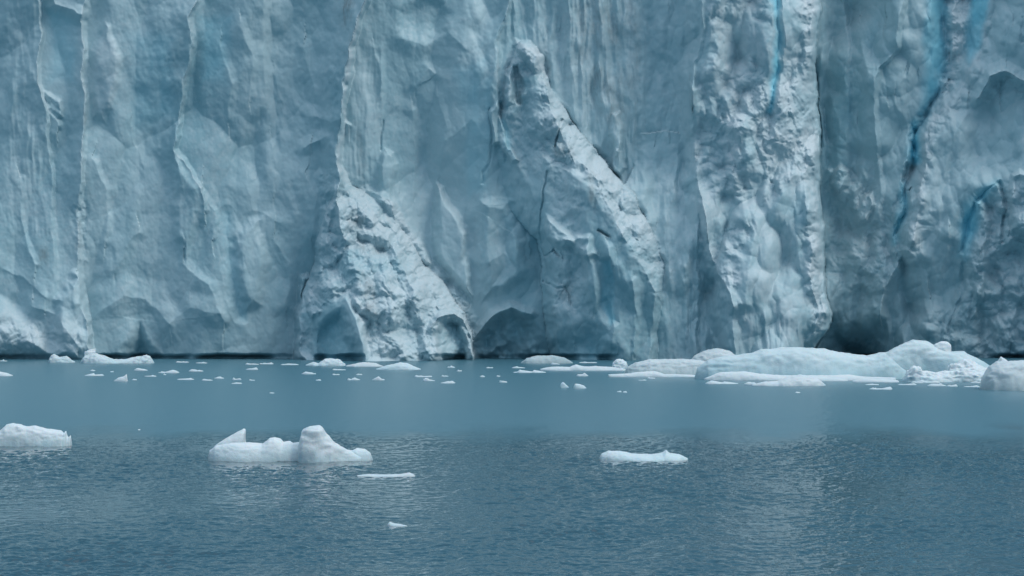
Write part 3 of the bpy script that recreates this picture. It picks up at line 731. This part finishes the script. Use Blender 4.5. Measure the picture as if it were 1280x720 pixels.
_seed = [100]
def tube(name, prof, py0, depth, mat, parent=None, rough=.12, box_=.6, yoff=0, lean=None, res=1.0, foot=.35, lump=1.0, front=0):
    """berg body: silhouette profile (px, py) over the water line row py0, rounded cross-sections `depth` m deep"""
    _seed[0] += 1; s = _seed[0]
    Y = wl(py0)+yoff; k = Y/FPX
    p = np.array(prof, float)
    x0, x1 = p[0, 0], p[-1, 0]
    nx_ = int(max(12, min((x1-x0)/res, 420))); nt = int(max(16, min(56, (py0-p[:, 1].min())*2.2+14)))
    xs = x0+(x1-x0)*(.5-.5*np.cos(np.linspace(0, np.pi, nx_)))*.35+(x1-x0)*np.linspace(0, 1, nx_)*.65
    H = np.interp(xs, p[:, 0], (py0-p[:, 1]))*k
    rr = np.arange(nx_)
    H = np.maximum(H, .02)
    u = (xs-x0)/(x1-x0)
    endt = np.sqrt(np.clip(1-(2*u-1)**2, 0, 1))**.7
    W = depth*.5*(.25+.75*endt)*(.82+.5*perlin(xs*k*.12/max(depth*.1, .5), xs*0+s+.5, 3))*np.clip(.35+.65*H/max(H.max()*.6, .01), .3, 1)
    W = np.maximum(W, .05)*np.clip(endt*3, .05, 1)
    th = np.linspace(-.35, np.pi+.35, nt)
    c = np.cos(th); sn = np.sin(th)
    e = box_
    cy = np.sign(c)*np.abs(c)**e; cz = np.sign(sn)*np.abs(sn)**e
    Z = np.where(cz[None] > 0, H[:, None]*cz[None], 1.2*k*8*cz[None])
    Yy = -W[:, None]*cy[None]*(1+foot*np.clip(1-Z/np.maximum(H[:, None], .02), 0, 1))
    Xx = ((xs-640)*k)[:, None]+0*Z
    if lean: Xx = Xx+lean*np.maximum(Z, 0)
    # ragged relief along an approximate normal
    Pn = np.stack([Xx, Yy*.6+s*7.3, Z*2.6], -1)
    sc = max(H.max(), .15)
    d = (perlin3(Pn/(sc*.7), s)*.5+perlin3(Pn/(sc*.33), s+1)*.3+perlin3(Pn/(sc*.15), s+2)*.15)*sc*rough*3*lump
    cr = -np.abs(perlin3(Pn/(sc*.4), s+5))*sc*rough*1.6
    d = (d+cr)*np.clip(H[:, None]/sc*1.5, .1, 1)*np.clip(endt[:, None]*2, 0, 1)
    Yy = Yy-np.sign(cy)[None]*np.abs(cy[None])*d*1.1
    Z = Z+np.clip(cz[None], 0, 1)*d*.8
    cx, cY = (x0+x1)/2, Y
    ox = (cx-640)*k
    org = np.array([ox, Y, 0.])
    if parent is not None:
        org = np.array(parent.location)
    V_ = np.stack([Xx, Y+Yy, Z], -1)-org
    Q = grid_faces(nt, nx_)
    V2 = V_.reshape(-1, 3)
    # end caps
    n0 = len(V2); capv = np.array([V_[0].mean(0), V_[-1].mean(0)])
    V2 = np.concatenate([V2, capv])
    i = np.arange(nt-1)
    T = np.concatenate([np.stack([i+1, i, np.full(nt-1, n0)], 1), np.stack([(nx_-1)*nt+i, (nx_-1)*nt+i+1, np.full(nt-1, n0+1)], 1)])
    o = mesh_from(name, V2, Q[:, ::-1] if False else Q, mat, parent, T=T)
    if parent is None: o.location = org
    return o

def root(name, px, py0, label, cat='iceberg', group=None):
    Y = wl(py0); r = empty(name, ((px-640)*Y/FPX, Y, 0)); tag(r, label, cat, group); return r

# central foreground berg: long low body, leaning horn on the left, rounded peak on the right
b = root('iceberg', 362, 575, 'white iceberg with a leaning horn on its left and a rounded peak on its right')
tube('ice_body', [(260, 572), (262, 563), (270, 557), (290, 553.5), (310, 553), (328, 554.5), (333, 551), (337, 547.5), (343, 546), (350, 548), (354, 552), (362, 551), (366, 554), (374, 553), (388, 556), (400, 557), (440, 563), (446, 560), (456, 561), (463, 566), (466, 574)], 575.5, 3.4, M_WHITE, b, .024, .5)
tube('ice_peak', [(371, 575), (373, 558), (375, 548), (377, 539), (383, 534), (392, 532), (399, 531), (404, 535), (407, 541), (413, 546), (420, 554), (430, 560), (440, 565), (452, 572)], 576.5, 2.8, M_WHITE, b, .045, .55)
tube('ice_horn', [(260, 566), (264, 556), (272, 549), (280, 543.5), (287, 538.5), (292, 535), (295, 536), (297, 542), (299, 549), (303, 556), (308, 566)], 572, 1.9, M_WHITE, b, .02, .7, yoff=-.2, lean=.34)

tag(tube('iceberg', [(-46, 556), (-40, 545), (-20, 540), (-4, 541), (4, 535), (8, 530), (16, 528.5), (24, 529.5), (32, 533), (44, 532), (60, 536), (76, 538), (80, 541), (82, 538.5), (84, 545), (86, 547), (88, 544), (90, 555)], 557, 3.6, M_WHITE, None, .035, .5),
    'low white iceberg with a ragged top cut by the left edge of the picture', 'iceberg')
tag(tube('ice_floe', [(749, 572), (752, 567), (760, 563.5), (775, 563.5), (790, 567), (815, 568), (828, 566), (833, 562.5), (837, 566), (850, 568), (860, 573)], 575, 3.0, M_WHITE, None, .05, .6),
    'flat white floe with a tiny point, alone in dark ripples right of centre', 'ice floe')
tag(tube('ice_floe', [(446, 594), (460, 592.5), (480, 593), (500, 592.5), (512, 590.5), (519, 594)], 596, 1.4, M_FLOE, None, .03, .7),
    'thin white sliver of ice just below the peaked iceberg', 'ice floe')
tag(tube('ice_floe', [(484, 656), (487, 652), (492, 654), (500, 655), (509, 657)], 657.5, .7, M_FLOE, None, .03, .7),
    'small half-sunken scrap of ice, lowest piece in the picture', 'ice floe')

# the big bergs in front of the pillar
b = root('iceberg', 1000, 472, 'long pale blue iceberg with a smooth back, lying before the bright pillar')
tube('ice_body', [(868, 472), (872, 460), (884, 450), (900, 446), (925, 444), (940, 441), (952, 436), (970, 435), (990, 433.5), (1004, 434), (1030, 436), (1048, 440), (1066, 443), (1084, 444), (1098, 441), (1105, 440.5), (1112, 446), (1122, 455), (1132, 463), (1138, 472)], 473, 8, M_AQUA, b, .042, .45)
tube('ice_foot', [(880, 472), (900, 464), (930, 463), (950, 466), (980, 468), (1040, 468), (1060, 467), (1080, 469.5), (1120, 471)], 474, 3, M_FLOE, b, .04, .7, yoff=-3.0)
b = root('iceberg', 1170, 470, 'tall pale blue iceberg with a round knob and a rubble-strewn right flank')
tube('ice_body', [(1084, 468), (1094, 452), (1106, 442), (1120, 434), (1132, 428), (1142, 425), (1152, 425.5), (1160, 428), (1166, 432), (1176, 436), (1190, 439), (1204, 440), (1214, 445), (1228, 452), (1240, 460), (1246, 468)], 470, 9, M_AQUA, b, .04, .5, yoff=3)
tube('ice_knob', [(1164, 460), (1165, 434), (1169, 428.5), (1176, 426.5), (1184, 428), (1189, 433), (1190, 460)], 470, 3, M_WHITE, b, .05, .5, yoff=2.2)
tube('ice_flank', [(1180, 472), (1186, 456), (1196, 452), (1206, 448), (1218, 452), (1230, 458), (1238, 462), (1246, 472)], 473, 6, M_WHITE, b, .16, .7, yoff=-1.4)
tube('ice_foot', [(1128, 474), (1134, 462), (1142, 455), (1150, 457), (1153, 463), (1176, 464), (1190, 462), (1204, 458), (1222, 463), (1236, 466), (1244, 474)], 476, 4, M_WHITE, b, .13, .6, yoff=-3)
tag(tube('iceberg', [(1224, 486), (1229, 470), (1237, 458), (1246, 452.5), (1262, 451), (1290, 450), (1330, 458), (1350, 486)], 486.5, 7, M_GREY, None, .05, .45),
    'rounded grey iceberg cut by the right edge of the picture', 'iceberg')
tag(tube('iceberg', [(778, 469), (784, 459), (795, 453), (812, 449.5), (840, 448.5), (868, 449), (882, 452), (889, 458), (893, 469)], 470, 6, M_GREY, None, .05, .42),
    'low grey slab iceberg with a blunt face, left of the long pale blue iceberg', 'iceberg')
tag(tube('iceberg', [(858, 458), (868, 446), (880, 440), (892, 436.5), (902, 436.5), (912, 440), (922, 446), (934, 456)], 462, 6, M_GREY, None, .05, .5, yoff=4),
    'small rounded iceberg peeking out behind the grey slab', 'iceberg')
tag(tube('iceberg', [(764, 461), (766, 453), (770, 449), (776, 448), (783, 452), (786, 461)], 462, 2, M_WHITE, None, .12, .7),
    'small knobbly white lump at the left end of the grey slab iceberg', 'iceberg')
tag(tube('iceberg', [(1240, 462), (1246, 452), (1251, 446), (1258, 449), (1262, 455), (1280, 458)], 464, 3, M_WHITE, None, .1, .7),
    'small pointed white block half hidden behind the rounded grey iceberg', 'iceberg')
tag(tube('ice_floe', [(940, 481), (955, 477), (972, 476), (985, 471), (1000, 468.5), (1014, 470), (1026, 476), (1032, 481)], 482, 4, M_FLOE, None, .07, .6),
    'white mound-shaped floe in front of the long pale blue iceberg', 'ice floe')
tag(tube('ice_floe', [(651, 453), (658, 448), (670, 444.5), (690, 444), (706, 447), (716, 453)], 454, 3, M_GREY, None, .06, .6),
    'dull grey low mound of ice in the shade under the central buttress', 'ice floe')
# bergs against the left foot
b = root('iceberg', 148, 453, 'white low iceberg with a raised left end, lying before the dark V-shaped notch')
tube('ice_body', [(100, 453), (106, 444), (120, 441.5), (132, 445), (142, 449), (156, 449), (170, 446), (184, 443.5), (188, 446), (193, 453)], 454, 3, M_WHITE, b, .1, .6)
tube('ice_knob', [(105, 446), (106, 439), (110, 437), (121, 435.5), (122, 440), (120, 446)], 453, 1.6, M_WHITE, b, .08, .6)
tag(tube('iceberg', [(60, 452), (64, 444), (68, 442), (74, 446), (84, 445), (90, 450), (94, 452)], 453, 3, M_WHITE, None, .12, .7),
    'small jagged white berg at the left foot of the glacier', 'iceberg')
tag(tube('ice_floe', [(382, 456), (392, 452), (398, 454), (406, 449), (414, 447.5), (424, 449), (432, 455)], 457, 2, M_WHITE, None, .1, .7),
    'white double-humped floe right of the white foot of the cone', 'ice floe')
tag(tube('ice_floe', [(432, 457), (446, 454), (454, 452.5), (470, 454), (480, 458)], 458, 2, M_FLOE, None, .08, .7),
    'thin white floe touching the double-humped floe under the cone', 'ice floe')
tag(tube('ice_floe', [(470, 461), (482, 457), (500, 453), (510, 454), (518, 458), (526, 461)], 462, 2.6, M_WHITE, None, .08, .7),
    'wedge-shaped white floe left of the arch', 'ice floe')
tag(tube('ice_floe', [(675, 461), (690, 458), (712, 458.5), (720, 455.5), (730, 458), (745, 457.5), (770, 459), (784, 462)], 463, 2.4, M_FLOE, None, .06, .7),
    'long thin white floe stretching towards the knobbly lump', 'ice floe')
tag(tube('ice_floe', [(760, 467), (788, 465.5), (798, 464), (818, 462.5), (830, 466), (860, 467), (888, 469)], 470, 2.0, M_FLOE, None, .05, .7, yoff=-3),
    'thin white ledge of ice along the foot of the grey slab iceberg', 'ice floe')
tag(tube('ice_floe', [(1000, 472), (1012, 469), (1030, 469), (1048, 470), (1060, 473)], 474, 1.6, M_FLOE, None, .05, .7, yoff=-6),
    'thin floe hugging the foot of the long pale blue iceberg', 'ice floe')
tag(tube('ice_floe', [(1065, 474), (1078, 470.5), (1092, 471.5), (1122, 473), (1124, 475)], 475.5, 1.6, M_FLOE, None, .05, .7, yoff=-6),
    'flat floe in front of where the two pale blue icebergs meet', 'ice floe')
tag(tube('ice_floe', [(142, 476), (148, 472), (155, 470), (159, 467), (158.5, 472), (160, 476)], 476.5, 1.0, M_FLOE, None, .05, .8),
    'tiny fin-shaped floe pointing up, left of centre of the calm water', 'ice floe')
tag(tube('ice_floe', [(-12, 469), (0, 464.5), (8, 466), (16, 469)], 470, 1.6, M_FLOE, None, .06, .7),
    'small white floe cut by the left edge, under the glacier foot', 'ice floe')

# brash: small pieces scattered over the calm water
def brash(lst, zone, grp):
    for (x, y, w, h) in lst:
        rs = np.random.RandomState(int(x*7+y*13) % 9999)
        h *= rs.uniform(.5, 1.1); w *= rs.uniform(.8, 1.25)
        n = rs.randint(4, 8); us = np.sort(rs.uniform(.06, .94, n)); hs = rs.uniform(.12, .75, n); hs[rs.randint(n)] = 1
        pr = [(x-w/2, y)]+[(x-w/2+w*u_, y-h*h_) for u_, h_ in zip(us, hs)]+[(x+w/2, y)]
        o = tube('brash_ice', pr, y+.6, max(.5, w*.045), M_FLOE, None, .05, .7, res=1.2)
        tag(o, zone, 'ice fragment', grp)
G = 'small ice fragments scattered on the calm water'
brash([(4, 451, 12, 3)], 'small white ice fragment at the left edge against the glacier foot', G)
brash([(116, 463, 8, 1.5), (118, 469, 22, 3), (140, 464.5, 4, 1.2), (168, 474.5, 6, 1.2)], 'small ice fragment on calm water in front of the low iceberg with raised end', G)
brash([(176, 462.5, 15, 3), (188, 470, 14, 1.4), (211, 465.5, 24, 4), (232, 474, 18, 3.6), (245, 463.5, 22, 2.2), (259, 475, 12, 2.5), (206, 468, 4, 2), (228, 452.5, 20, 2.2), (252, 453.5, 16, 2)],
      'small flat ice fragment below the smooth left wall of the glacier', G)
brash([(274, 472.5, 10, 3.4), (296, 474, 11, 2.6), (296, 479, 12, 2), (315, 475, 7, 1.4), (315, 461.5, 13, 3), (315, 455, 14, 2), (333, 454.5, 16, 2.4), (362, 455.5, 20, 2)],
      'small flat ice fragment on calm water left of the teal hollow', G)
brash([(386, 467, 22, 3), (398, 475, 8, 1.2), (424, 462, 18, 1.8), (420, 468, 8, 1.8), (442, 474.5, 16, 3), (449, 468, 8, 2), (473, 474.5, 14, 4), (340, 491, 5, 1)],
      'small flat ice fragment on calm water below the white cone of crushed ice', G)
brash([(529, 470.5, 18, 2.2), (536, 475.5, 15, 3.4), (560, 478.5, 18, 3.4), (564, 459, 12, 3.4), (556, 470, 8, 1.5), (574, 463.5, 8, 1.6), (603, 470.5, 6, 2.4), (612, 459.5, 8, 1.5), (629, 477.5, 12, 3), (623, 470, 4, 1)],
      'small flat ice fragment on calm water below the arch and the wide cave', G)
brash([(648, 459.5, 20, 2.4), (662, 465, 36, 4.5), (694, 455, 10, 2.4), (728, 469.5, 12, 4.5), (735, 453, 20, 2)],
      'small flat ice fragment on calm water below the central buttress', G)
tag(tube('brash_ice', [(700, 483), (701, 479), (704, 477.5), (708, 481), (711, 484)], 484.5, .6, M_WHITE, None, .05, .7), 'tiny slanting white ice fragment, left one of a pair below the central buttress', 'ice fragment', G)
tag(tube('brash_ice', [(717, 483), (719, 479.5), (724, 480), (730, 482), (733, 485)], 485.5, .7, M_WHITE, None, .05, .7), 'tiny white ice fragment, right one of a pair below the central buttress', 'ice fragment', G)
brash([(770, 462.5, 22, 3), (803, 475, 10, 2), (814, 472.5, 8, 2), (774, 489.5, 5, 1.4), (781, 490, 6, 2.6)],
      'small ice fragment just below the grey slab iceberg', G)
brash([(902, 479, 40, 3.4), (938, 480, 18, 4.6), (928, 473.5, 8, 1.4), (965, 474.5, 10, 1.4), (997, 490.5, 6, 2)],
      'small ice fragment beside the mound-shaped floe', G)
brash([(1101, 486, 26, 4.4), (1134, 480.5, 20, 2.4), (1171, 482, 22, 4.4), (1190, 482.5, 14, 2.4), (1215, 483, 24, 2.4), (1146, 478, 14, 1.6), (1090, 480.5, 20, 1.6), (1160, 477.5, 26, 2.4), (1222, 478, 18, 2.4)],
      'small flat ice fragment at the foot of the tall pale blue iceberg', G)
brash([(174, 537, 3, 1.6)], 'tiny speck of ice alone between the two left foreground icebergs', G)
brash([(1270, 487, 18, 2)], 'small flat ice fragment touching the rounded grey iceberg at the right edge', G)

# ------------------------------------------------------------------ light, sky, camera
SUN_EL, SUN_AZ = math.radians(46), math.radians(121)     # azimuth clockwise from +Y (north), to the right and behind the camera
w = bpy.data.worlds.new('World'); scene.world = w; w.use_nodes = True
N = w.node_tree.nodes; L = w.node_tree.links
bg = N['Background']; sky = N.new('ShaderNodeTexSky'); sky.sky_type = 'NISHITA'; sky.sun_disc = False
sky.sun_elevation = SUN_EL; sky.sun_rotation = SUN_AZ; sky.air_density = 1.0; sky.dust_density = 2.0; sky.ozone_density = .5
tc = N.new('ShaderNodeTexCoord'); sz = N.new('ShaderNodeSeparateXYZ'); L.new(tc.outputs['Generated'], sz.inputs[0])
cl = noise(N, L, tc.outputs['Generated'], 2.2, 5, .6, (1, 1, 2.5))
hgt = ramp(N, L, sz.outputs[2], .34, 1, 0, 1)
cc = mixc(N, L, hgt, (.55, 1.6, 2.4), (10.0, 11.0, 12.3))
cc = mixc(N, L, 1.0, cc, mixc(N, L, ramp(N, L, cl, .3, .7), (.82, .84, .86), (1.15, 1.14, 1.12)), 'MULTIPLY')
L.new(mixc(N, L, .85, sky.outputs[0], cc), bg.inputs[0]); bg.inputs[1].default_value = .132
sl = bpy.data.lights.new('sun', 'SUN'); sl.energy = 1.3; sl.angle = math.radians(24); sl.color = (1, .965, .91)
so = link(bpy.data.objects.new('sun', sl))
from mathutils import Vector
d = Vector((math.sin(SUN_AZ)*math.cos(SUN_EL), math.cos(SUN_AZ)*math.cos(SUN_EL), math.sin(SUN_EL)))
so.rotation_euler = d.to_track_quat('Z', 'Y').to_euler(); so.location = (60, 200, 120)

cam = bpy.data.cameras.new('camera'); co = link(bpy.data.objects.new('camera', cam)); scene.camera = co
cam.sensor_width = 36; cam.lens = FPX/1280*36; cam.clip_start = 1; cam.clip_end = 9000
co.location = (0, 0, CAMH); co.rotation_euler = (math.radians(90), 0, 0)
cam.shift_y = -(360-HOR)/1280
scene.render.engine = 'CYCLES'
scene.view_settings.view_transform = 'Standard'; scene.view_settings.look = 'None'
scene.view_settings.exposure = .07; scene.view_settings.gamma = 1
